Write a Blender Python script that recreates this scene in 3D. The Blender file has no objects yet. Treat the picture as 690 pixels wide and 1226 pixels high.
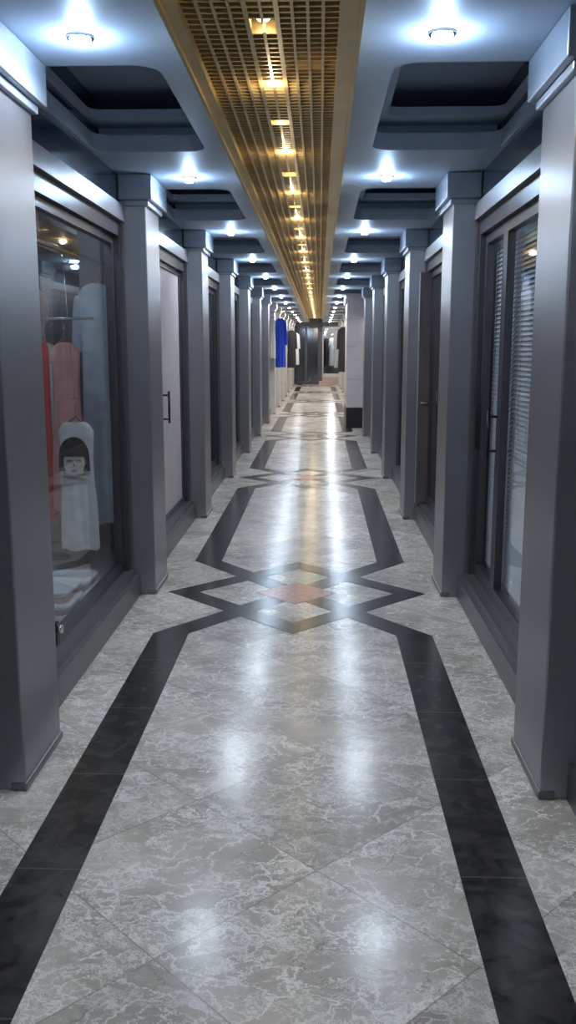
import bpy, bmesh, math, random
from mathutils import Vector, Matrix
random.seed(7)
sc = bpy.context.scene
sc.view_settings.view_transform = 'Standard'
sc.view_settings.exposure = 0.08
COL = sc.collection
CX = -0.125; HW = 0.875; P = 2.52
def sx(s, off): return CX + s*(HW+off)

# ---------------------------------------------------------------- materials
def new_mat(name):
    m = bpy.data.materials.new(name); m.use_nodes = True
    nt = m.node_tree
    return m, nt, nt.nodes['Principled BSDF']
def simple(name, col, rough=0.5, metal=0.0, noise=0.0, nscale=8.0, stretch=(1,1,1), bump=0.0, emis=None, estr=0.0, spec=None, aniso=0.0):
    m, nt, b = new_mat(name)
    b.inputs['Roughness'].default_value = rough
    b.inputs['Metallic'].default_value = metal
    if spec is not None: b.inputs['Specular IOR Level'].default_value = spec
    tc = nt.nodes.new('ShaderNodeTexCoord'); mp = nt.nodes.new('ShaderNodeMapping')
    mp.inputs['Scale'].default_value = stretch
    n = nt.nodes.new('ShaderNodeTexNoise'); n.inputs['Scale'].default_value = nscale; n.inputs['Detail'].default_value = 5
    nt.links.new(tc.outputs['Object'], mp.inputs['Vector']); nt.links.new(mp.outputs[0], n.inputs['Vector'])
    cr = nt.nodes.new('ShaderNodeValToRGB')
    k = max(noise, 0.02)
    cr.color_ramp.elements[0].position = 0.3; cr.color_ramp.elements[1].position = 0.7
    cr.color_ramp.elements[0].color = tuple(c*(1-k) for c in col)+(1,)
    cr.color_ramp.elements[1].color = tuple(min(1, c*(1+k)) for c in col)+(1,)
    nt.links.new(n.outputs['Fac'], cr.inputs['Fac']); nt.links.new(cr.outputs[0], b.inputs['Base Color'])
    if aniso > 0:
        b.inputs['Anisotropic'].default_value = aniso
        tg = nt.nodes.new('ShaderNodeTangent'); tg.direction_type='RADIAL'; tg.axis='Z'
        nt.links.new(tg.outputs[0], b.inputs['Tangent'])
    if bump > 0:
        bp = nt.nodes.new('ShaderNodeBump'); bp.inputs['Strength'].default_value = bump; bp.inputs['Distance'].default_value = 0.01
        nt.links.new(n.outputs['Fac'], bp.inputs['Height']); nt.links.new(bp.outputs[0], b.inputs['Normal'])
    if emis:
        b.inputs['Emission Color'].default_value = emis+(1,); b.inputs['Emission Strength'].default_value = estr
        m.cycles.emission_sampling = 'NONE'
    return m

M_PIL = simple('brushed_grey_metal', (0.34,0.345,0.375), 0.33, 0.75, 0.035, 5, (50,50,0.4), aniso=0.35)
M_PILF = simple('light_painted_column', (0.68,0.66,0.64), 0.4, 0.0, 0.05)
M_CAP = simple('capital_metal', (0.38,0.42,0.49), 0.36, 0.3, 0.04)
M_FRAME = simple('dark_aluminium_frame', (0.10,0.10,0.115), 0.30, 0.6, 0.08, 4)
M_PLINTH = simple('plinth_metal', (0.18,0.18,0.19), 0.36, 0.6, 0.06, 4)
M_DARK = simple('dark_tinted_glass', (0.026,0.028,0.036), 0.08, 0.0, 0.3, 2, spec=0.8)
M_FASCIA = simple('navy_gloss_fascia', (0.03,0.04,0.07), 0.14, 0.0, 0.2, 3, spec=0.7)
M_PLATE = simple('ceiling_paint', (0.45,0.51,0.61), 0.5, 0.0, 0.05, 3)
M_COFF = simple('coffer_blue_grey', (0.36,0.42,0.54), 0.35, 0.0, 0.10, 2)
M_GOLD = simple('gold_lacquer', (0.60,0.45,0.21), 0.38, 0.2, 0.10, 6)
M_PLEN = simple('plenum_brown', (0.20,0.13,0.06), 0.7, 0.0, 0.2)
M_WALL = simple('wall_render', (0.22,0.21,0.21), 0.7, 0, 0.08)
M_WHITE = simple('white_panel', (0.66,0.61,0.63), 0.35, 0, 0.05)
M_CREAM = simple('cream_wall', (0.74,0.68,0.60), 0.6, 0, 0.05)
M_BLIND = simple('white_blind', (0.74,0.78,0.84), 0.5, 0, 0.04)
M_WOOD = simple('hanger_wood', (0.22,0.14,0.10), 0.35, 0, 0.25, 6, (8,8,0.8))
M_DOORM = simple('rosy_grey_door_paint', (0.17,0.135,0.135), 0.35, 0.2, 0.08, 4)
M_CHROME = simple('chrome', (0.7,0.7,0.72), 0.15, 1.0)
M_BLACK = simple('black_plastic', (0.012,0.012,0.014), 0.35)
M_LED = simple('led_lens', (0.9,0.95,1.0), 0.3, emis=(0.62,0.82,1.0), estr=160)
M_WARM = simple('warm_lamp_lens', (1,0.9,0.7), 0.3, emis=(1.0,0.82,0.52), estr=28)
M_PINKSTONE = simple('rose_stone', (0.38,0.18,0.15), 0.22, 0, 0.25, 30, spec=0.35)

def glass_mat():
    m = bpy.data.materials.new('shop_glass'); m.use_nodes = True; nt = m.node_tree; nt.nodes.clear()
    o = nt.nodes.new('ShaderNodeOutputMaterial'); mix = nt.nodes.new('ShaderNodeMixShader')
    t = nt.nodes.new('ShaderNodeBsdfTransparent'); t.inputs[0].default_value = (0.86,0.90,0.93,1)
    g = nt.nodes.new('ShaderNodeBsdfGlossy'); g.inputs['Roughness'].default_value = 0.03; g.inputs[0].default_value=(0.9,0.9,0.9,1)
    lw = nt.nodes.new('ShaderNodeLayerWeight'); lw.inputs[0].default_value = 0.5
    pw = nt.nodes.new('ShaderNodeMath'); pw.operation='POWER'; pw.inputs[1].default_value=4.5
    ml = nt.nodes.new('ShaderNodeMath'); ml.operation='MULTIPLY_ADD'; ml.inputs[1].default_value=0.8; ml.inputs[2].default_value=0.05
    nt.links.new(lw.outputs['Facing'], pw.inputs[0]); nt.links.new(pw.outputs[0], ml.inputs[0])
    nt.links.new(ml.outputs[0], mix.inputs[0]); nt.links.new(t.outputs[0], mix.inputs[1]); nt.links.new(g.outputs[0], mix.inputs[2])
    nt.links.new(mix.outputs[0], o.inputs[0]); return m
M_GLASS = glass_mat()

def marble_mat():
    m, nt, b = new_mat('polished_breccia_marble'); N = nt.nodes; L = nt.links
    def math_(op, a, bb=None, c=None):
        n = N.new('ShaderNodeMath'); n.operation = op
        for i, v in enumerate((a, bb, c)):
            if v is None: continue
            if isinstance(v, (int, float)): n.inputs[i].default_value = v
            else: L.new(v, n.inputs[i])
        return n.outputs[0]
    def mix(f, a, bb):
        n = N.new('ShaderNodeMix'); n.data_type = 'RGBA'
        if isinstance(f, float): n.inputs[0].default_value = f
        else: L.new(f, n.inputs[0])
        for idx, v in ((6, a), (7, bb)):
            if isinstance(v, tuple): n.inputs[idx].default_value = v+(1,)
            else: L.new(v, n.inputs[idx])
        return n.outputs[2]
    def ramp(v, p0, p1, inv=False):
        n = N.new('ShaderNodeMapRange'); n.inputs[1].default_value = p0; n.inputs[2].default_value = p1
        if inv: n.inputs[3].default_value = 1; n.inputs[4].default_value = 0
        n.interpolation_type = 'SMOOTHSTEP'
        L.new(v, n.inputs[0]); return n.outputs[0]
    tc = N.new('ShaderNodeTexCoord')
    rot = N.new('ShaderNodeMapping'); rot.inputs['Rotation'].default_value = (0,0,math.radians(45)); rot.inputs['Scale'].default_value = (1/0.57,)*3
    L.new(tc.outputs['Object'], rot.inputs[0])
    fl = N.new('ShaderNodeVectorMath'); fl.operation = 'FLOOR'
    sep0 = N.new('ShaderNodeSeparateXYZ'); L.new(rot.outputs[0], sep0.inputs[0])
    cmb = N.new('ShaderNodeCombineXYZ'); L.new(sep0.outputs[0], cmb.inputs[0]); L.new(sep0.outputs[1], cmb.inputs[1])
    L.new(cmb.outputs[0], fl.inputs[0])
    wn = N.new('ShaderNodeTexWhiteNoise'); L.new(fl.outputs[0], wn.inputs['Vector'])
    fx = math_('PINGPONG', sep0.outputs[0], 0.5); fy = math_('PINGPONG', sep0.outputs[1], 0.5)
    joint = ramp(math_('MINIMUM', fx, fy), 0.002, 0.006, True)
    sc_ = N.new('ShaderNodeVectorMath'); sc_.operation = 'SCALE'; sc_.inputs[3].default_value = 9.0; L.new(wn.outputs['Color'], sc_.inputs[0])
    add = N.new('ShaderNodeVectorMath'); add.operation = 'ADD'; L.new(tc.outputs['Object'], add.inputs[0]); L.new(sc_.outputs[0], add.inputs[1])
    nd = N.new('ShaderNodeTexNoise'); nd.inputs['Scale'].default_value = 6; nd.inputs['Detail'].default_value = 7; nd.inputs['Roughness'].default_value=0.7; L.new(add.outputs[0], nd.inputs['Vector'])
    sc2 = N.new('ShaderNodeVectorMath'); sc2.operation = 'SCALE'; sc2.inputs[3].default_value = 0.20; L.new(nd.outputs['Color'], sc2.inputs[0])
    ad2 = N.new('ShaderNodeVectorMath'); ad2.operation = 'ADD'; L.new(add.outputs[0], ad2.inputs[0]); L.new(sc2.outputs[0], ad2.inputs[1])
    mp2 = N.new('ShaderNodeMapping'); mp2.inputs['Rotation'].default_value=(0,0,0.6); mp2.inputs['Scale'].default_value=(1.0,2.1,1.0); L.new(ad2.outputs[0], mp2.inputs[0])
    def vor(scale, src=None):
        v = N.new('ShaderNodeTexVoronoi'); v.feature = 'DISTANCE_TO_EDGE'; v.inputs['Scale'].default_value = scale
        L.new((src or mp2).outputs[0], v.inputs['Vector']); return v.outputs['Distance']
    def noi(scale, det=6, dist=0.0, rough=0.5, src=None):
        v = N.new('ShaderNodeTexNoise'); v.inputs['Scale'].default_value = scale; v.inputs['Detail'].default_value = det; v.inputs['Distortion'].default_value = dist
        v.inputs['Roughness'].default_value=rough
        L.new((src or ad2).outputs[0], v.inputs['Vector']); return v.outputs['Fac']
    base = mix(ramp(noi(2.6, 6, 0.6), 0.35, 0.65), (0.385,0.355,0.30), (0.59,0.555,0.485))
    base = mix(math_('MULTIPLY', ramp(noi(14, 9, 0.5, 0.7), 0.4, 0.65), 0.5), base, (0.42,0.39,0.345))
    gate = ramp(noi(3.2, 4), 0.44, 0.56)
    v1 = math_('MULTIPLY', ramp(vor(6), 0.0, 0.05, True), gate)
    v2 = math_('MULTIPLY', ramp(vor(17), 0.0, 0.09, True), ramp(noi(5, 5), 0.45, 0.56))
    v3 = math_('MULTIPLY', ramp(vor(38), 0.0, 0.13, True), ramp(noi(6, 5, 0.0, 0.6, mp2), 0.50, 0.58))
    patch = math_('MULTIPLY', ramp(noi(24, 10, 0.4, 0.78, mp2), 0.55, 0.62), 0.9)
    w = math_('MAXIMUM', math_('MAXIMUM', math_('MULTIPLY', v1, 0.95), math_('MULTIPLY', v2, 0.9)), math_('MAXIMUM', patch, math_('MULTIPLY', v3, 0.8)))
    base = mix(w, base, (0.90,0.88,0.85))
    dk = math_('MULTIPLY', math_('MULTIPLY', ramp(vor(3.1), 0.0, 0.009, True), ramp(noi(2.0,3),0.45,0.55)), 0.7)
    base = mix(dk, base, (0.16,0.09,0.06))
    tone = N.new('ShaderNodeHueSaturation'); L.new(base, tone.inputs['Color'])
    L.new(math_('ADD', math_('MULTIPLY', wn.outputs['Value'], 0.30), 0.82), tone.inputs['Value'])
    base = mix(math_('MULTIPLY', joint, 0.5), tone.outputs[0], (0.17,0.15,0.13))
    L.new(base, b.inputs['Base Color'])
    r = math_('ADD', math_('MULTIPLY', noi(9, 4), 0.10), 0.15)
    L.new(r, b.inputs['Roughness']); b.inputs['Specular IOR Level'].default_value=0.26
    return m
M_MARBLE = marble_mat()
def black_marble():
    m, nt, b = new_mat('black_marble'); N = nt.nodes; L = nt.links
    tc = N.new('ShaderNodeTexCoord'); v = N.new('ShaderNodeTexNoise'); v.inputs['Scale'].default_value = 14; v.inputs['Detail'].default_value = 9; v.inputs['Distortion'].default_value = 0.8
    L.new(tc.outputs['Object'], v.inputs['Vector'])
    cr = N.new('ShaderNodeValToRGB'); e = cr.color_ramp.elements
    e[0].position = 0.35; e[0].color = (0.014,0.014,0.015,1); e[1].position = 0.75; e[1].color = (0.065,0.061,0.056,1)
    L.new(v.outputs['Fac'], cr.inputs[0])
    sp = N.new('ShaderNodeSeparateXYZ'); L.new(tc.outputs['Object'], sp.inputs[0])
    pp = N.new('ShaderNodeMath'); pp.operation = 'PINGPONG'; pp.inputs[1].default_value = 0.3; L.new(sp.outputs[1], pp.inputs[0])
    lt = N.new('ShaderNodeMath'); lt.operation = 'LESS_THAN'; lt.inputs[1].default_value = 0.0025; L.new(pp.outputs[0], lt.inputs[0])
    mx = N.new('ShaderNodeMix'); mx.data_type = 'RGBA'; L.new(lt.outputs[0], mx.inputs[0]); L.new(cr.outputs[0], mx.inputs[6]); mx.inputs[7].default_value = (0.10,0.09,0.085,1)
    L.new(mx.outputs[2], b.inputs['Base Color']); b.inputs['Roughness'].default_value = 0.2; b.inputs['Specular IOR Level'].default_value=0.28
    return m
M_BMARB = black_marble()

# ---------------------------------------------------------------- mesh builder
class B:
    def __init__(s): s.bm = bmesh.new(); s.mats = []
    def mi(s, m):
        if m not in s.mats: s.mats.append(m)
        return s.mats.index(m)
    def box(s, x0,x1,y0,y1,z0,z1,m):
        if x0>x1: x0,x1=x1,x0
        v = [s.bm.verts.new(p) for p in ((x0,y0,z0),(x1,y0,z0),(x1,y1,z0),(x0,y1,z0),(x0,y0,z1),(x1,y0,z1),(x1,y1,z1),(x0,y1,z1))]
        i = s.mi(m)
        for f in ((3,2,1,0),(4,5,6,7),(0,1,5,4),(1,2,6,5),(2,3,7,6),(3,0,4,7)):
            s.bm.faces.new([v[k] for k in f]).material_index = i
    def cyl(s, p0, p1, r0, r1, m, n=20, caps=True, smooth=True):
        p0=Vector(p0); p1=Vector(p1); d=(p1-p0).normalized()
        a = d.orthogonal().normalized(); c = d.cross(a); i=s.mi(m)
        A=[s.bm.verts.new(p0+r0*(a*math.cos(t)+c*math.sin(t))) for t in [2*math.pi*k/n for k in range(n)]]
        D=[s.bm.verts.new(p1+r1*(a*math.cos(t)+c*math.sin(t))) for t in [2*math.pi*k/n for k in range(n)]]
        for k in range(n):
            f=s.bm.faces.new((A[k],A[(k+1)%n],D[(k+1)%n],D[k])); f.material_index=i; f.smooth=smooth
        if caps:
            s.bm.faces.new(A[::-1]).material_index=i; s.bm.faces.new(D).material_index=i
    def poly(s, pts, m):
        f = s.bm.faces.new([s.bm.verts.new(p) for p in pts]); f.material_index = s.mi(m); return f
    def prism(s, pts2, z0, z1, m):
        i=s.mi(m); a=[s.bm.verts.new((x,y,z0)) for x,y in pts2]; b=[s.bm.verts.new((x,y,z1)) for x,y in pts2]; n=len(a)
        s.bm.faces.new(a[::-1]).material_index=i; s.bm.faces.new(b).material_index=i
        for k in range(n): s.bm.faces.new((a[k],a[(k+1)%n],b[(k+1)%n],b[k])).material_index=i
    def rings(s, rings, m, cap0=True, cap1=True, smooth=True):
        i=s.mi(m); V=[[s.bm.verts.new(p) for p in r] for r in rings]; n=len(V[0])
        for a,b in zip(V[:-1],V[1:]):
            for k in range(n):
                f=s.bm.faces.new((a[k],a[(k+1)%n],b[(k+1)%n],b[k])); f.material_index=i; f.smooth=smooth
        if cap0: s.bm.faces.new(V[0][::-1]).material_index=i
        if cap1: s.bm.faces.new(V[-1]).material_index=i
    def done(s, name, bevel=0, parent=None, recalc=True):
        if recalc: bmesh.ops.recalc_face_normals(s.bm, faces=s.bm.faces)
        me = bpy.data.meshes.new(name); s.bm.to_mesh(me); s.bm.free()
        for m in s.mats: me.materials.append(m)
        o = bpy.data.objects.new(name, me); COL.objects.link(o)
        if bevel:
            md=o.modifiers.new('bevel','BEVEL'); md.width=bevel; md.segments=2; md.limit_method='ANGLE'
        if parent: o.parent = parent
        return o

def light(name, loc, power, col, r=0.03, kind='POINT', parent=None, spot=None, rot=None):
    l = bpy.data.lights.new(name, kind); l.energy = power; l.color = col
    if kind in ('POINT','SPOT'): l.shadow_soft_size = r
    if kind=='SPOT': l.spot_size=math.radians(spot or 120); l.spot_blend=0.6
    o = bpy.data.objects.new(name, l); COL.objects.link(o); o.location = loc
    if rot: o.rotation_euler=rot
    if parent: o.parent = parent
    return o

YB, YE = -4.4, 37.0
# ---------------------------------------------------------------- floor
b=B(); b.box(-2.6,2.3,YB,YE+1.2,-0.08,0,M_MARBLE); floor=b.done('floor')
b=B()
FX=CX-0.012
sw=0.19; sxm=0.645
cents=[0.41+5.04*k for k in range(-1,8)]
for ci,yc in enumerate(cents):
    cy=0.83
    for s in (-1,1):
        for t in (-1,1):
            C=Vector((FX+s*sxm, yc+t*cy)); O=Vector((FX,yc)); d=(O-C).normalized(); n=Vector((-d.y,d.x))*0.075
            xo=FX+s*(sxm+sw/2); xi=FX+s*(sxm-sw/2)
            def at_x(off,x):
                p=C+off; k=(x-p.x)/d.x; return (x,(p+d*k).y)
            far=n if (n.y*t)>0 else -n
            po=at_x(-far,xo); pi_=at_x(far,xi)
            b.prism([po, tuple(O-far), tuple(O+far), pi_] ,-0.004,0.0012,M_BMARB)
            ymid=yc+t*2.52
            b.prism([po,pi_,(xi,ymid),(xo,ymid)],-0.004,0.0014,M_BMARB)
    R=0.82; Ri=R-0.20
    pts=[(0,-1),(1,0),(0,1),(-1,0)]
    for k in range(4):
        p,q=pts[k],pts[(k+1)%4]
        b.prism([(FX+p[0]*R*0.97,yc+p[1]*R),(FX+q[0]*R*0.97,yc+q[1]*R),(FX+q[0]*Ri*0.97,yc+q[1]*Ri),(FX+p[0]*Ri*0.97,yc+p[1]*Ri)],-0.004,0.0016,M_BMARB)
    r=0.25
    b.prism([(FX+p[0]*r,yc+p[1]*r) for p in pts],-0.004,0.002,M_PINKSTONE)
b.done('border_inlay',parent=floor)

# ---------------------------------------------------------------- pillars
def pillar(s,k,far):
    y1=3.3+P*k; y0=y1-0.43
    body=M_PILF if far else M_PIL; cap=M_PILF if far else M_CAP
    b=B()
    b.box(sx(s,0),sx(s,0.22),y0,y1,0.0,2.32,body)
    b.box(sx(s,-0.008),sx(s,0.05),y0-0.006,y1+0.006,0.0,0.03,M_PLINTH)
    b.box(sx(s,-0.045),sx(s,0.149),y0-0.045,y1+0.045,2.32,2.458,cap)
    b.box(sx(s,-0.02),sx(s,0.149),y0-0.02,y1+0.02,2.29,2.32,cap)
    b.box(sx(s,0.13),sx(s,0.22),y0-0.012,y0,0.0,2.29,M_PLINTH)
    b.done('pillar',0.006)
NL,NR=6,5
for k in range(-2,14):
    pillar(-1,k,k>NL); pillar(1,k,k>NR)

# ---------------------------------------------------------------- shopfronts
wn=[0]; dn=[0]
def nm(kind):
    if kind=='w': wn[0]+=1; return 'window_%d'%wn[0]
    dn[0]+=1; return 'door_%d'%dn[0]
def frame_common(b,s,y0,y1,far=False):
    pl=M_PLINTH
    b.box(sx(s,0.09),sx(s,0.30),y0,y1,0,0.13,pl)
    b.box(sx(s,0.12),sx(s,0.25),y0,y1,0.13,0.16,pl)
    b.box(sx(s,0.15),sx(s,0.23),y0,y0+0.06,0.16,2.2,M_FRAME)
    b.box(sx(s,0.15),sx(s,0.23),y1-0.06,y1,0.16,2.2,M_FRAME)
    b.box(sx(s,0.15),sx(s,0.23),y0+.06,y1-.06,2.12,2.2,M_FRAME)
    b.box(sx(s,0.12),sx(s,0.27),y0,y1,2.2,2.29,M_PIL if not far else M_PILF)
def leaf(b,s,y0,y1,z0=0.16,z1=2.12,w=0.055,fm=None,fill=None,off=0.18):
    fm=fm or M_FRAME
    b.box(sx(s,off),sx(s,off+0.04),y0,y0+w,z0,z1,fm); b.box(sx(s,off),sx(s,off+0.04),y1-w,y1,z0,z1,fm)
    b.box(sx(s,off),sx(s,off+0.04),y0+w,y1-w,z0,z0+w*1.3,fm); b.box(sx(s,off),sx(s,off+0.04),y0+w,y1-w,z1-w,z1,fm)
    if fill is M_GLASS:
        x=sx(s,off+0.02); b.poly([(x,y0+w,z0+w*1.3),(x,y1-w,z0+w*1.3),(x,y1-w,z1-w),(x,y0+w,z1-w)],fill)
    elif fill: b.box(sx(s,off+0.015),sx(s,off+0.025),y0+w,y1-w,z0+w*1.3,z1-w,fill)
def handle(b,s,y,z=1.05):
    b.cyl((sx(s,0.135),y,z-0.12),(sx(s,0.135),y,z+0.12),0.009,0.009,M_BLACK)
    for dz in (-0.09,0.09): b.cyl((sx(s,0.135),y,z+dz),(sx(s,0.182),y,z+dz),0.007,0.007,M_BLACK,12)
def blinds(b,s,y0,y1,z0,z1,off=0.25):
    z=z0
    b.box(sx(s,off-0.012),sx(s,off+0.022),y0,y1,z1,z1+0.035,M_BLIND)
    while z<z1:
        x0=sx(s,off-0.006); x1=sx(s,off+0.012)
        b.poly([(x0,y0,z-0.012),(x0,y1,z-0.012),(x1,y1,z+0.011),(x1,y0,z+0.011)],M_BLIND); z+=0.024
    b.box(sx(s,off-0.004),sx(s,off+0.012),y0,y1,z0-0.03,z0-0.014,M_BLIND)
    for f in (0.12,0.88):
        yy=y0+(y1-y0)*f; b.cyl((sx(s,off-0.01),yy,z0),(sx(s,off-0.01),yy,z1),0.0015,0.0015,M_BLIND,6)

def bay(s,k,kind):
    y0=3.3+P*k; y1=y0+P-0.43
    b=B(); frame_common(b,s,y0,y1,kind=='lit')
    ym=(y0+y1)/2
    if kind=='dark':
        leaf(b,s,y0+.06,ym,fill=M_DARK); leaf(b,s,ym,y1-.06,fill=M_DARK); handle(b,s,ym+0.03); n=nm('d')
        b.box(sx(s,0.225),sx(s,0.25),y0+.06,y1-.06,0.16,2.12,M_BLACK)
    elif kind=='panel':
        leaf(b,s,y0+.06,y0+1.0,fill=M_DARK)
        b.box(sx(s,0.225),sx(s,0.25),y0+.06,y0+1.0,0.16,2.12,M_BLACK)
        leaf(b,s,y0+1.0,y1-.06,fill=M_WHITE,w=0.035); handle(b,s,y0+1.05); n=nm('d')
        b.box(sx(s,0.225),sx(s,0.25),y0+1.0,y1-.06,0.16,2.12,M_BLACK)
    elif kind=='blinds':
        yb=y1-0.62
        leaf(b,s,y0+.06,yb,fill=M_GLASS); leaf(b,s,yb,y1-.06,fill=M_GLASS)
        blinds(b,s,y0+.08,yb-.01,0.27,2.06,0.245); blinds(b,s,yb+.02,y1-.07,0.27,2.06,0.245)
        handle(b,s,yb+0.03)
        b.box(sx(s,0.15),sx(s,0.182),y1-0.11,y1-0.06,0.92,1.16,M_BLACK)
        b.box(sx(s,0.285),sx(s,0.30),y0,y1,0.16,2.2,M_WALL)
        n=nm('d')
    elif kind=='display':
        ya=y0+0.50
        leaf(b,s,y0+.06,ya,fill=M_GLASS,w=.045); leaf(b,s,ya,y1-.06,fill=M_GLASS,w=0.045)
        b.box(sx(s,0.15),sx(s,0.182),ya+.01,ya+.05,0.20,0.30,M_BLACK)
        b.cyl((sx(s,0.155),ya+.03,0.27),(sx(s,0.13),ya+.03,0.27),0.018,0.018,M_CHROME)
        n=nm('w')
    elif kind=='lit':
        leaf(b,s,y0+.06,ym,fill=M_GLASS,w=.04); leaf(b,s,ym,y1-.06,fill=M_GLASS,w=.04)
        n=nm('w')
    b.done(n)
for k in range(-2,14):
    bay(-1,k,{-2:'dark',-1:'dark',0:'display',1:'panel',2:'dark',3:'dark',4:'dark',5:'dark',6:'dark'}.get(k,'lit'))
    bay(1,k,{-2:'dark',-1:'dark',0:'blinds',1:'dark',2:'dark',3:'dark',4:'dark',5:'lit'}.get(k,'lit'))

# walls behind
b=B()
b.box(-2.6,sx(-1,0.30),YB,3.24,0,2.74,M_WALL)
b.box(-2.6,-2.5,3.24,6.36,0,2.74,M_WALL)
b.box(-2.5,sx(-1,0.31),6.36,20.9,0,2.74,M_WALL)
b.box(-2.6,sx(-1,0.9),20.9,YE+1.1,0,2.74,M_CREAM)
b.done('wall_left')
b=B()
b.box(sx(1,0.31),2.3,YB,15.9,0,2.74,M_WALL)
b.box(sx(1,0.9),2.3,15.9,YE+1.1,0,2.74,M_CREAM)
b.done('wall_right')
b=B(); b.box(-2.6,2.3,YB-0.1,YB,0,2.74,M_WALL); b.done('wall_back')
for s,nme in ((-1,'trim_1'),(1,'trim_2')):
    b=B(); lim=20.9 if s<0 else 15.9
    b.box(sx(s,0.15),sx(s,0.29),YB,lim,2.29,2.74,M_FASCIA)
    b.box(sx(s,0.15),sx(s,0.29),lim,YE,2.29,2.74,M_CREAM)
    b.done(nme)

# ---------------------------------------------------------------- ceiling
b=B(); b.box(-2.6,2.3,YB-0.1,YE+1.2,2.74,2.84,M_COFF); ceil=b.done('ceiling')
GL,GR=-0.425,0.103
def rrect(x0,x1,y0,y1,r,n=7):
    pts=[]
    for cx,cy,a0 in ((x1-r,y1-r,0),(x0+r,y1-r,90),(x0+r,y0+r,180),(x1-r,y0+r,270)):
        for i in range(n+1):
            a=math.radians(a0+90*i/n); pts.append((cx+r*math.cos(a),cy+r*math.sin(a)))
    return pts
def plate(name,x0,x1,holes,z0,z1,mat):
    """soffit made bay by bay: a slab with a rounded opening"""
    b=B(); i=b.mi(mat)
    y=YB
    for h in holes:
        hy0=min(p[1] for p in h); hy1=max(p[1] for p in h); a=hy0-0.05; c=hy1+0.05
        if a>y: b.box(x0,x1,y,a,z0,z1,mat)
        n=len(h)
        def outer(k,p):
            q=k//(n//4)
            X=x1 if q in (0,3) else x0; Y=c if q in (0,1) else a
            j=k%(n//4); f=j/(n//4-1)
            if q in (0,2): return (X, p[1]+(Y-p[1])*min(1,2*f)) if f<=0.5 else (X+(p[0]-X)*(2*f-1), Y)
            return (p[0]+(X-p[0])*min(1,2*f), Y) if f<=0.5 else (X, Y+(p[1]-Y)*(2*f-1))
        O=[outer(k,p) for k,p in enumerate(h)]
        lo=[b.bm.verts.new((p[0],p[1],z0)) for p in h]; hi=[b.bm.verts.new((p[0],p[1],z1)) for p in h]
        olo=[b.bm.verts.new((p[0],p[1],z0)) for p in O]; ohi=[b.bm.verts.new((p[0],p[1],z1)) for p in O]
        for k in range(n):
            k2=(k+1)%n
            b.bm.faces.new((lo[k],lo[k2],olo[k2],olo[k])); b.bm.faces.new((hi[k],ohi[k],ohi[k2],hi[k2])); b.bm.faces.new((lo[k],hi[k],hi[k2],lo[k2]))
        y=c
    b.box(x0,x1,y,YE,z0,z1,mat)
    for f in b.bm.faces: f.material_index=i
    o=b.done(name,recalc=False); o.parent=ceil; return o
hl,hr,hl2,hr2=[],[],[],[]
for k in range(-2,13):
    a=3.36+P*k; c=a+1.42
    hl.append(rrect(-1.13,-0.57,a,c,0.10,8)); hr.append(rrect(0.25,0.88,a,c,0.10,8))
    hl2.append(rrect(-1.13,-0.57-.07,a+.09,c-.09,0.06,8)); hr2.append(rrect(0.25+.07,0.88,a+.09,c-.09,0.06,8))
plate('soffit_left',sx(-1,.15),GL,hl,2.46,2.54,M_PLATE); plate('soffit_right',GR,sx(1,.15),hr,2.46,2.54,M_PLATE)
plate('soffit_step_left',sx(-1,.15),GL,hl2,2.60,2.64,M_PLATE); plate('soffit_step_right',GR,sx(1,.15),hr2,2.60,2.64,M_PLATE)
b=B()
for k in range(-2,14):
    a=3.36+P*k-1.0
    for (x0,x1) in ((-1.14,GL-0.01),(GR+0.01,0.89)):
        b.box(x0,x1,a+0.02,a+0.92,2.54,2.60,M_PLATE)
b.box(GL-.145,GL-.01,YB,YE,2.54,2.6,M_PLATE); b.box(GR+.01,GR+.14,YB,YE,2.54,2.6,M_PLATE)
b.done('soffit_riser',parent=ceil)

# gold egg-crate grille
b=B(); GE=31.0
xl=GL+0.035; xr=GR-0.055
b.box(GL,xl,YB,GE,2.395,2.50,M_GOLD); b.box(xr,GR,YB,GE,2.395,2.50,M_GOLD)
b.box(GL-0.012,GL,YB,GE,2.38,2.458,M_GOLD); b.box(GR,GR+0.012,YB,GE,2.38,2.458,M_GOLD)
ncol=10; step=(xr-xl)/ncol; xc=(xl+xr)/2
for i in range(1,ncol):
    x=xl+i*step; t=0.007 if i in (4,6) else 0.0045
    if i==5: continue
    b.box(x-t,x+t,YB,GE,2.42,2.465,M_GOLD)
lampY=[2.87+0.58*j for j in range(-11,48)]
y=YB+0.02
while y<GE:
    near=min(abs(y-ly) for ly in lampY)
    if near<0.03:
        b.box(xl,xc-step,y-0.004,y+0.004,2.422,2.462,M_GOLD); b.box(xc+step,xr,y-0.004,y+0.004,2.422,2.462,M_GOLD)
    else: b.box(xl,xr,y-0.004,y+0.004,2.422,2.462,M_GOLD)
    y+=step
for ly in lampY[:-1]: b.box(xc-0.0045,xc+0.0045,ly+0.045,ly+0.535,2.42,2.465,M_GOLD)
b.box(GL+.002,GR-.002,YB,GE,2.60,2.61,M_PLEN)
b.box(GL+.002,GL+.02,YB,GE,2.50,2.60,M_PLEN); b.box(GR-.02,GR-.002,YB,GE,2.50,2.60,M_PLEN)
grille=b.done('ceiling_grille')
b=B()
for j,ly in enumerate(lampY):
    if ly>GE-0.1: continue
    b.cyl((xc,ly,2.60),(xc,ly,2.455),0.030,0.030,M_GOLD,16)
    b.cyl((xc,ly,2.455),(xc,ly,2.448),0.034,0.028,M_GOLD,16)
    b.cyl((xc,ly,2.4485),(xc,ly,2.440),0.024,0.017,M_WARM,16)
gl=b.done('grille_downlights',parent=None)
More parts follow.
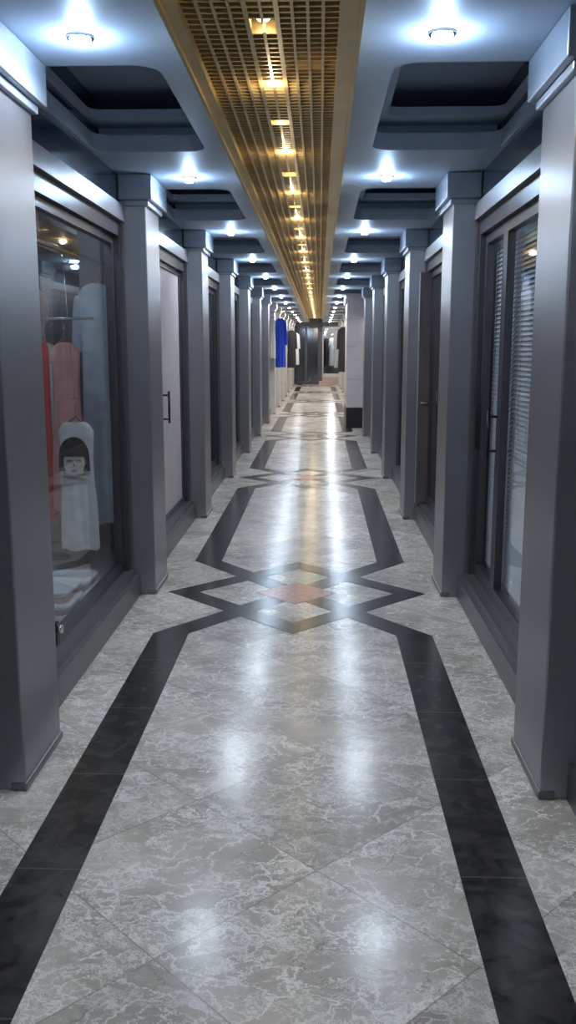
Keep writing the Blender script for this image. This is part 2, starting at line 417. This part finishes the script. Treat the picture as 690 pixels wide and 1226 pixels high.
for j,ly in enumerate(lampY):
    if ly<GE-0.1 and j%2==0: light('warm_lamp',(xc,ly,2.395),1.2,(1.0,0.80,0.50),0.02,parent=gl)
for ly in [0.3+2.9*i for i in range(11)]:
    light('plenum_fill',(xc+0.13,ly,2.54),0.3,(1.0,0.78,0.48),0.02,parent=gl); light('plenum_fill',(xc-0.13,ly+1.4,2.54),0.3,(1.0,0.78,0.48),0.02,parent=gl)  # fill lights without fixtures, added above the slats to brighten the grille

# ---------------------------------------------------------------- LED recessed downlights
for k in range(-2,14):
    y=3.06+P*k - (0.10 if k else 0.0)
    for x in (-0.76,0.375):
        b=B()
        n=24
        b.cyl((x,y,2.459),(x,y,2.452),0.045,0.042,M_CHROME,n)
        b.cyl((x,y,2.452),(x,y,2.434),0.034,0.022,M_LED,n)
        o=b.done('recessed_ceiling_light')
        pw=21 if k<2 else (32 if k<6 else 60)
        colr=(0.87,0.93,1.0) if k<6 else (1.0,0.93,0.86)
        light('led',(x,y,2.430),pw,colr,0.06,'SPOT',parent=o,spot=170)
        if k<8: light('led_halo',(x,y,2.385),3.6,(0.46,0.69,1.0),0.02,parent=o)

# ---------------------------------------------------------------- garments
def cloth(name,col,rough=0.85): return simple(name,col,rough,0,0.12,14,bump=0.15)
C_PINK=cloth('pink_fabric',(0.60,0.32,0.30)); C_GREY=cloth('pale_blue_grey_fabric',(0.52,0.58,0.64)); C_WHITE=cloth('white_fabric',(0.66,0.67,0.69))
C_OFF=cloth('dull_grey_fabric',(0.33,0.34,0.36))
C_BLUE=cloth('royal_blue_fabric',(0.02,0.07,0.60)); C_BLACK=cloth('black_fabric',(0.02,0.02,0.025)); C_RED=cloth('red_fabric',(0.5,0.04,0.04)); C_TAN=cloth('tan_fabric',(0.42,0.30,0.2))
M_SKIN=simple('mannequin_skin',(0.55,0.42,0.34),0.45); M_INK=simple('print_ink',(0.015,0.013,0.015),0.7); M_LIP=simple('print_lip',(0.16,0.09,0.09),0.7); M_FACE=simple('print_pale',(0.48,0.47,0.46),0.7)
def garment(name,loc,ang,w,length,mat,sleeve=0.0,flare=1.1,hanger=True,depth=0.07,neck=0.28,ph=0.0,b=None,fin=True,hl=1.0):
    own = b is None
    if own: b=B()
    R=Matrix.Rotation(ang,4,'Z'); T=Matrix.Translation(loc)@R
    n=56; rings=[]
    lv=[0,0.02,0.045,0.08,0.14,0.22,0.3,0.4,0.5,0.6,0.7,0.8,0.9,1.0]
    for t in lv:
        if t<=0.08:
            q=t/0.08; hw=w/2*(neck+(1-neck)*q**0.6); z=-0.055*(q**1.3)
        else:
            q=(t-0.08)/0.92; hw=w/2*((1-0.12*math.sin(min(1,q*1.6)*math.pi)) + (flare-1)*q**1.5); z=-0.055-(length-0.055)*q
        dp=depth*(0.55+0.45*min(1,t/0.2))*(0.8+0.35*t)
        am=0.12*min(1,max(0,t-0.15)*2)
        r=[]
        for i in range(n):
            a=2*math.pi*i/n; f=1+am*math.sin(7*a+ph+t*1.2)+am*0.6*math.sin(11*a+ph*2-t)
            r.append(T@Vector((hw*math.cos(a)*(1+0.02*math.sin(5*a)),dp*math.sin(a)*f*1.0,z+0.006*math.sin(5*a+ph)*t)))
        rings.append(r)
    b.rings(rings,mat,cap0=False,cap1=False)
    if sleeve>0:
        for s in (-1,1):
            rr=[]
            for j in range(8):
                q=j/7; cx=s*(w/2*0.80+0.035*q+0.01); cz=-0.07-sleeve*q; rad=0.052*(1-0.25*q)*(0.8+0.2*min(1,q*4))
                r=[]
                for i in range(16):
                    a=2*math.pi*i/16
                    r.append(T@Vector((cx+rad*math.cos(a)*0.9, rad*0.75*math.sin(a)*(1+.1*math.sin(3*a+j)), cz-0.12*s*rad*math.cos(a))))
                rr.append(r)
            b.rings(rr,mat,cap0=True,cap1=False)
    if hanger:
        p=[T@Vector(v) for v in ((-w*0.40,0,-0.035),(0,0,0.03),(w*0.40,0,-0.035),(0,0,0.09),(0.02,0,0.115),(0,0,0.135),(-0.02,0,0.12))]
        b.cyl(p[0],p[1],0.006,0.007,M_WOOD,8); b.cyl(p[1],p[2],0.007,0.006,M_WOOD,8)
        b.cyl(p[1],p[3],0.0025,0.0025,M_CHROME,8)
        for q in range(3,6): b.cyl(p[q],p[q+1],0.0025,0.0025,M_CHROME,8)
    if own and fin: return b.done(name,recalc=False)
    return b
def ell(b,T,cx,cz,rx,rz,off,m,n=24,a0=0,a1=360):
    b.poly([T@Vector((cx+rx*math.cos(math.radians(a0+(a1-a0)*i/n)),off,cz+rz*math.sin(math.radians(a0+(a1-a0)*i/n)))) for i in range(n if a1-a0==360 else n+1)],m)

b=B(); b.box(-2.49,sx(-1,0.31),3.31,6.29,0.0,0.12,M_WHITE); b.done('display_platform')
b=B(); b.box(-2.5,sx(-1,0.31),6.30,6.36,0,2.74,M_WALL); b.done('wall_shop_divider')
b=B()
b.cyl((-1.39,4.5,2.02),(-1.39,6.28,2.02),0.012,0.012,M_CHROME)
for yy in (4.6,6.1): b.cyl((-1.39,yy,2.02),(-1.39,yy,2.74),0.006,0.006,M_CHROME,10)
b.cyl((-1.72,5.30,1.66),(-1.30,5.30,1.66),0.008,0.008,M_CHROME); b.cyl((-1.70,5.30,1.66),(-1.70,5.30,2.74),0.006,0.006,M_CHROME)
b.done('clothes_rail')
garment('hanging_dress',(-1.39,5.75,1.885),0.0,0.22,1.50,C_GREY,sleeve=0.35,flare=1.25,ph=1)
garment('hanging_blouse',(-1.475,5.30,1.525),0.0,0.17,0.98,C_PINK,sleeve=0.0,flare=1.35,ph=2,depth=.05)
garment('hanging_scarf',(-1.60,5.30,1.525),0.0,0.06,1.05,C_RED,sleeve=0.0,flare=1.2,ph=0.3,depth=.03,hanger=True)
garment('hanging_shirt',(-2.08,6.0,1.78),0.1,0.36,1.0,C_WHITE,sleeve=0.4,ph=0.4)
b=B()
def lathe(b,cx,cy,prof,m,n=28):
    b.rings([[Vector((cx+ rx*math.cos(2*math.pi*i/n),cy+ry*math.sin(2*math.pi*i/n),z)) for i in range(n)] for z,rx,ry in prof],m)
mx,my=-1.78,5.78
lathe(b,mx,my,[(0.95,0.13,0.09),(1.02,0.16,0.11),(1.15,0.125,0.085),(1.22,0.118,0.08),(1.35,0.145,0.10),(1.42,0.165,0.10),(1.48,0.17,0.08),(1.51,0.10,0.06),(1.53,0.05,0.05),(1.60,0.045,0.047),(1.625,0.05,0.065),(1.66,0.066,0.085),(1.72,0.078,0.095),(1.78,0.075,0.092),(1.83,0.055,0.07),(1.855,0.02,0.025)],M_SKIN)
for s in (-1,1):
    b.cyl((mx+s*0.17,my,1.45),(mx+s*0.20,my-.02,1.16),0.042,0.034,M_SKIN,14); b.cyl((mx+s*0.20,my-.02,1.17),(mx+s*0.19,my-.09,0.93),0.034,0.024,M_SKIN,14)
b.cyl((mx,my,0.14),(mx,my,0.96),0.014,0.014,M_CHROME); b.cyl((mx,my,0.12),(mx,my,0.14),0.15,0.14,M_CHROME,32)
garment('d',(mx,my,1.51),0,0.37,0.95,C_WHITE,flare=1.35,hanger=False,depth=0.125,b=b)
b.done('mannequin',recalc=False)
b=B(); gx,gy,gz=-1.355,5.02,1.09
garment('x',(gx,gy,gz),0,0.20,0.72,C_WHITE,sleeve=0.0,hanger=True,b=b,depth=0.05,ph=0.7,neck=0.45)
T=Matrix.Translation((gx+0.005,gy-0.078,gz-0.21))@Matrix.Scale(0.95,4)
ell(b,T,0,0.035,0.088,0.105,0.0,M_INK); b.poly([T@Vector(v) for v in ((-0.088,0.0,0.04),(0.088,0.0,0.04),(0.092,0,-0.06),(-0.092,0,-0.06))],M_INK)
ell(b,T,0,-0.01,0.062,0.085,-0.003,M_FACE)
b.poly([T@Vector(v) for v in ((-0.066,-0.005,0.085),(0.066,-0.005,0.085),(0.064,-0.005,0.025),(-0.064,-0.005,0.025))],M_INK)
for s in (-1,1):
    ell(b,T,s*0.027,0.0,0.017,0.008,-0.006,M_INK); ell(b,T,s*0.027,-0.002,0.010,0.005,-0.008,M_FACE); ell(b,T,s*0.027,-0.001,0.004,0.004,-0.009,M_INK)
b.poly([T@Vector(v) for v in ((-0.002,-0.006,-0.005),(0.004,-0.006,-0.03),(-0.008,-0.006,-0.033))],M_INK)
ell(b,T,0,-0.056,0.018,0.008,-0.006,M_LIP)
b.cyl((gx,gy,gz+0.12),(-1.39,gy,2.02),0.0015,0.0015,M_CHROME,6)
b.done('printed_t_shirt',recalc=False)
b=B()
for (bx,by,nn) in ((-1.40,4.56,5),(-1.42,5.0,3),(-1.75,4.7,6)):
  for i in range(nn):
    o=random.uniform(-.015,.015); z=0.12+i*0.032; x0=bx-.135+o;x1=bx+.135+o;y0=by-.16-o;y1=by+.16+o
    pts=rrect(x0,x1,y0,y1,0.05)
    rr=[]
    for q,dz in ((0.93,0),(1,0.008),(1,0.022),(0.93,0.031)):
        cx,cy=(x0+x1)/2,(y0+y1)/2; rr.append([Vector((cx+(p[0]-cx)*q,cy+(p[1]-cy)*q,z+dz)) for p in pts])
    b.rings(rr,(C_WHITE,C_OFF,C_WHITE,C_PINK,C_WHITE,C_WHITE)[i])
b.done('folded_clothes',recalc=False)
b=B(); b.cyl((-1.75,5.0,2.74),(-1.75,5.0,2.70),0.07,0.07,M_CHROME,24); b.cyl((-1.75,5.0,2.70),(-1.75,5.0,2.695),0.05,0.05,M_LED,24); o=b.done('shop_ceiling_lamp')
light('shop_light',(-1.5,4.1,2.5),12,(0.88,0.93,1.0),0.08,parent=o)

# shop door leaf standing open on the right
b=B(); 
yd=3.3+P*2-0.43-0.06
b.box(0.84,0.96,yd-0.02,yd+0.02,0.165,2.11,M_DOORM)
b.box(0.832,0.84,yd-0.022,yd+0.022,0.165,2.11,M_CAP)
for z0,z1 in ((0.25,0.95),(1.1,2.03)): b.box(0.855,0.945,yd-0.028,yd-0.019,z0,z1,M_DOORM)
b.cyl((0.86,yd-0.02,1.03),(0.86,yd-0.055,1.03),0.008,0.008,M_CHROME,12); b.cyl((0.86,yd-0.055,1.03),(0.92,yd-0.055,1.03),0.008,0.008,M_CHROME,12)
b.done('open_shop_door',0.002)

# white column right
b=B()
b.box(0.50,0.86,17.1,18.5,0.0,0.38,M_BLACK); b.box(0.505,0.86,17.11,18.49,0.38,2.30,M_WHITE); b.box(0.47,0.86,17.06,18.54,2.30,2.455,M_WHITE)
for z in (0.9,1.5,2.0): b.box(0.503,0.86,17.108,18.492,z,z+0.006,M_PLINTH)
b.done('white_display_column',0.005)

b=B(); b.cyl((-1.14,20.2,2.24),(-0.70,20.2,2.24),0.012,0.012,M_CHROME); b.cyl((-1.13,20.05,2.24),(-1.13,20.50,2.24),0.01,0.01,M_CHROME); b.cyl((-1.13,20.05,2.24),(-0.92,20.05,2.24),0.01,0.01,M_CHROME); b.cyl((-0.78,20.2,2.24),(-0.78,20.2,2.46),0.006,0.006,M_CHROME); b.done('garment_bracket')
garment('blue_shirt',(-0.86,20.2,2.105),0,0.21,1.05,C_BLUE,sleeve=0.5,ph=1)
garment('white_shirt',(-1.035,20.05,2.105),0.0,0.15,0.85,C_WHITE,sleeve=0.0,ph=2,depth=0.05)
# garments hung outside further shops
for (gxx,gyy,c1,nmn) in ((0.62,24.2,C_BLACK,'black_coat'),(-0.88,28.9,C_BLACK,'black_coat'),(0.60,29.2,C_OFF,'grey_coat'),(-0.90,33.9,C_WHITE,'white_coat')):
    garment(nmn,(gxx,gyy,2.0),0,0.26,1.15,c1,sleeve=0.5,ph=gyy)
    b=B(); b.cyl((gxx,gyy,2.135),(gxx,gyy,2.46),0.006,0.006,M_CHROME,10); b.cyl((gxx-.05,gyy,2.135),(gxx+.05,gyy,2.135),0.006,0.006,M_CHROME,10); b.done('ceiling_hook')

far_cols=[C_TAN,C_WHITE,C_RED,C_BLACK,C_WHITE,C_PINK,C_TAN]
for s in (-1,1):
    for k in range(7 if s<0 else 5,13):
        y0=3.3+P*k; xi=sx(s,0.58)
        b=B()
        for j in range(4):
            garment('g',(xi,y0+0.35+0.45*j,1.75),math.pi/2,0.36,0.9,far_cols[(k+j*3)%7],sleeve=0.3,b=b,ph=j)
        b.cyl((xi,y0+0.05,1.88),(xi,y0+2.0,1.88),0.012,0.012,M_CHROME)
        for yy in (y0+.08,y0+1.97): b.cyl((xi,yy,0),(xi,yy,1.88),0.012,0.012,M_CHROME)
        o=b.done('clothes_rack',recalc=False)
        light('shop_warm',(sx(s,0.42),y0+1.0,2.2),11,(1.0,0.89,0.78),0.1,parent=o)

# ---------------------------------------------------------------- end wall
b=B()
b.box(-2.6,2.3,YE+1.1,YE+1.2,0,2.74,M_WALL); b.box(-2.5,-1.12,YE,YE+0.12,0,2.74,M_CREAM); b.box(0.88,2.2,YE,YE+0.12,0,2.74,M_CREAM)
b.box(-1.12,0.88,YE,YE+0.12,2.3,2.74,M_WALL); b.box(-0.03,0.10,YE-0.06,YE+0.12,0,2.74,M_FRAME)
b.done('wall_end')
b=B()
for x0,x1 in ((-1.12,-0.55),(-0.55,-0.03)):
    b.box(x0,x0+.05,YE+.02,YE+.08,0,2.3,M_FRAME); b.box(x1-.05,x1,YE+.02,YE+.08,0,2.3,M_FRAME)
    b.box(x0+.05,x1-.05,YE+.02,YE+.08,0,0.12,M_FRAME); b.box(x0+.05,x1-.05,YE+.02,YE+.08,2.22,2.3,M_FRAME); b.box(x0+.05,x1-.05,YE+.04,YE+.055,0.12,2.22,M_DARK)
b.done('door_%d'%(dn[0]+1))
b=B()
b.box(0.10,0.15,YE+.02,YE+.08,0.3,2.3,M_PILF); b.box(0.83,0.88,YE+.02,YE+.08,0.3,2.3,M_PILF); b.box(0.15,0.83,YE+.02,YE+.08,2.24,2.3,M_PILF)
b.poly([(0.15,YE+.045,0.42),(0.83,YE+.045,0.42),(0.83,YE+.045,2.24),(0.15,YE+.045,2.24)],M_GLASS)
b.box(0.1,0.88,YE+.03,YE+1.0,0.3,0.42,M_PILF)
b.done('window_%d'%(wn[0]+1))
M_STEP=simple('pale_rose_step',(0.50,0.38,0.34),0.4,0,0.1)
b=B(); b.box(-0.03,0.88,YE-0.35,YE-0.07,0,0.15,M_STEP); b.box(0.11,0.88,YE-0.10,YE-0.01,0.15,0.30,M_STEP); b.done('entrance_steps')
b=B()
for j,(x,c) in enumerate(((0.27,C_BLACK),(0.50,C_GREY),(0.72,C_BLACK))): garment('g',(x,YE+0.5,1.85),0,0.22,1.1,c,sleeve=0.3,b=b,ph=j)
b.cyl((0.12,YE+0.5,1.985),(0.86,YE+0.5,1.985),0.012,0.012,M_CHROME)
for x in (0.13,0.85): b.cyl((x,YE+0.5,0.42),(x,YE+0.5,1.985),0.012,0.012,M_CHROME)
o=b.done('clothes_rack',recalc=False)
light('end_light',(0.5,YE+0.3,2.2),30,(1,0.95,0.9),0.1,parent=o)

w=bpy.data.worlds.new('World'); sc.world=w; w.use_nodes=True
w.node_tree.nodes['Background'].inputs[0].default_value=(0.5,0.55,0.65,1); w.node_tree.nodes['Background'].inputs[1].default_value=0.05
cam=bpy.data.cameras.new('camera'); co=bpy.data.objects.new('camera',cam); COL.objects.link(co)
cam.sensor_fit='VERTICAL'; cam.sensor_height=36; cam.lens=36*1089/1226; cam.clip_start=0.02
co.location=(0,0,1.5); co.rotation_euler=(math.radians(90-10.3),0,math.radians(1.97))
sc.camera=co
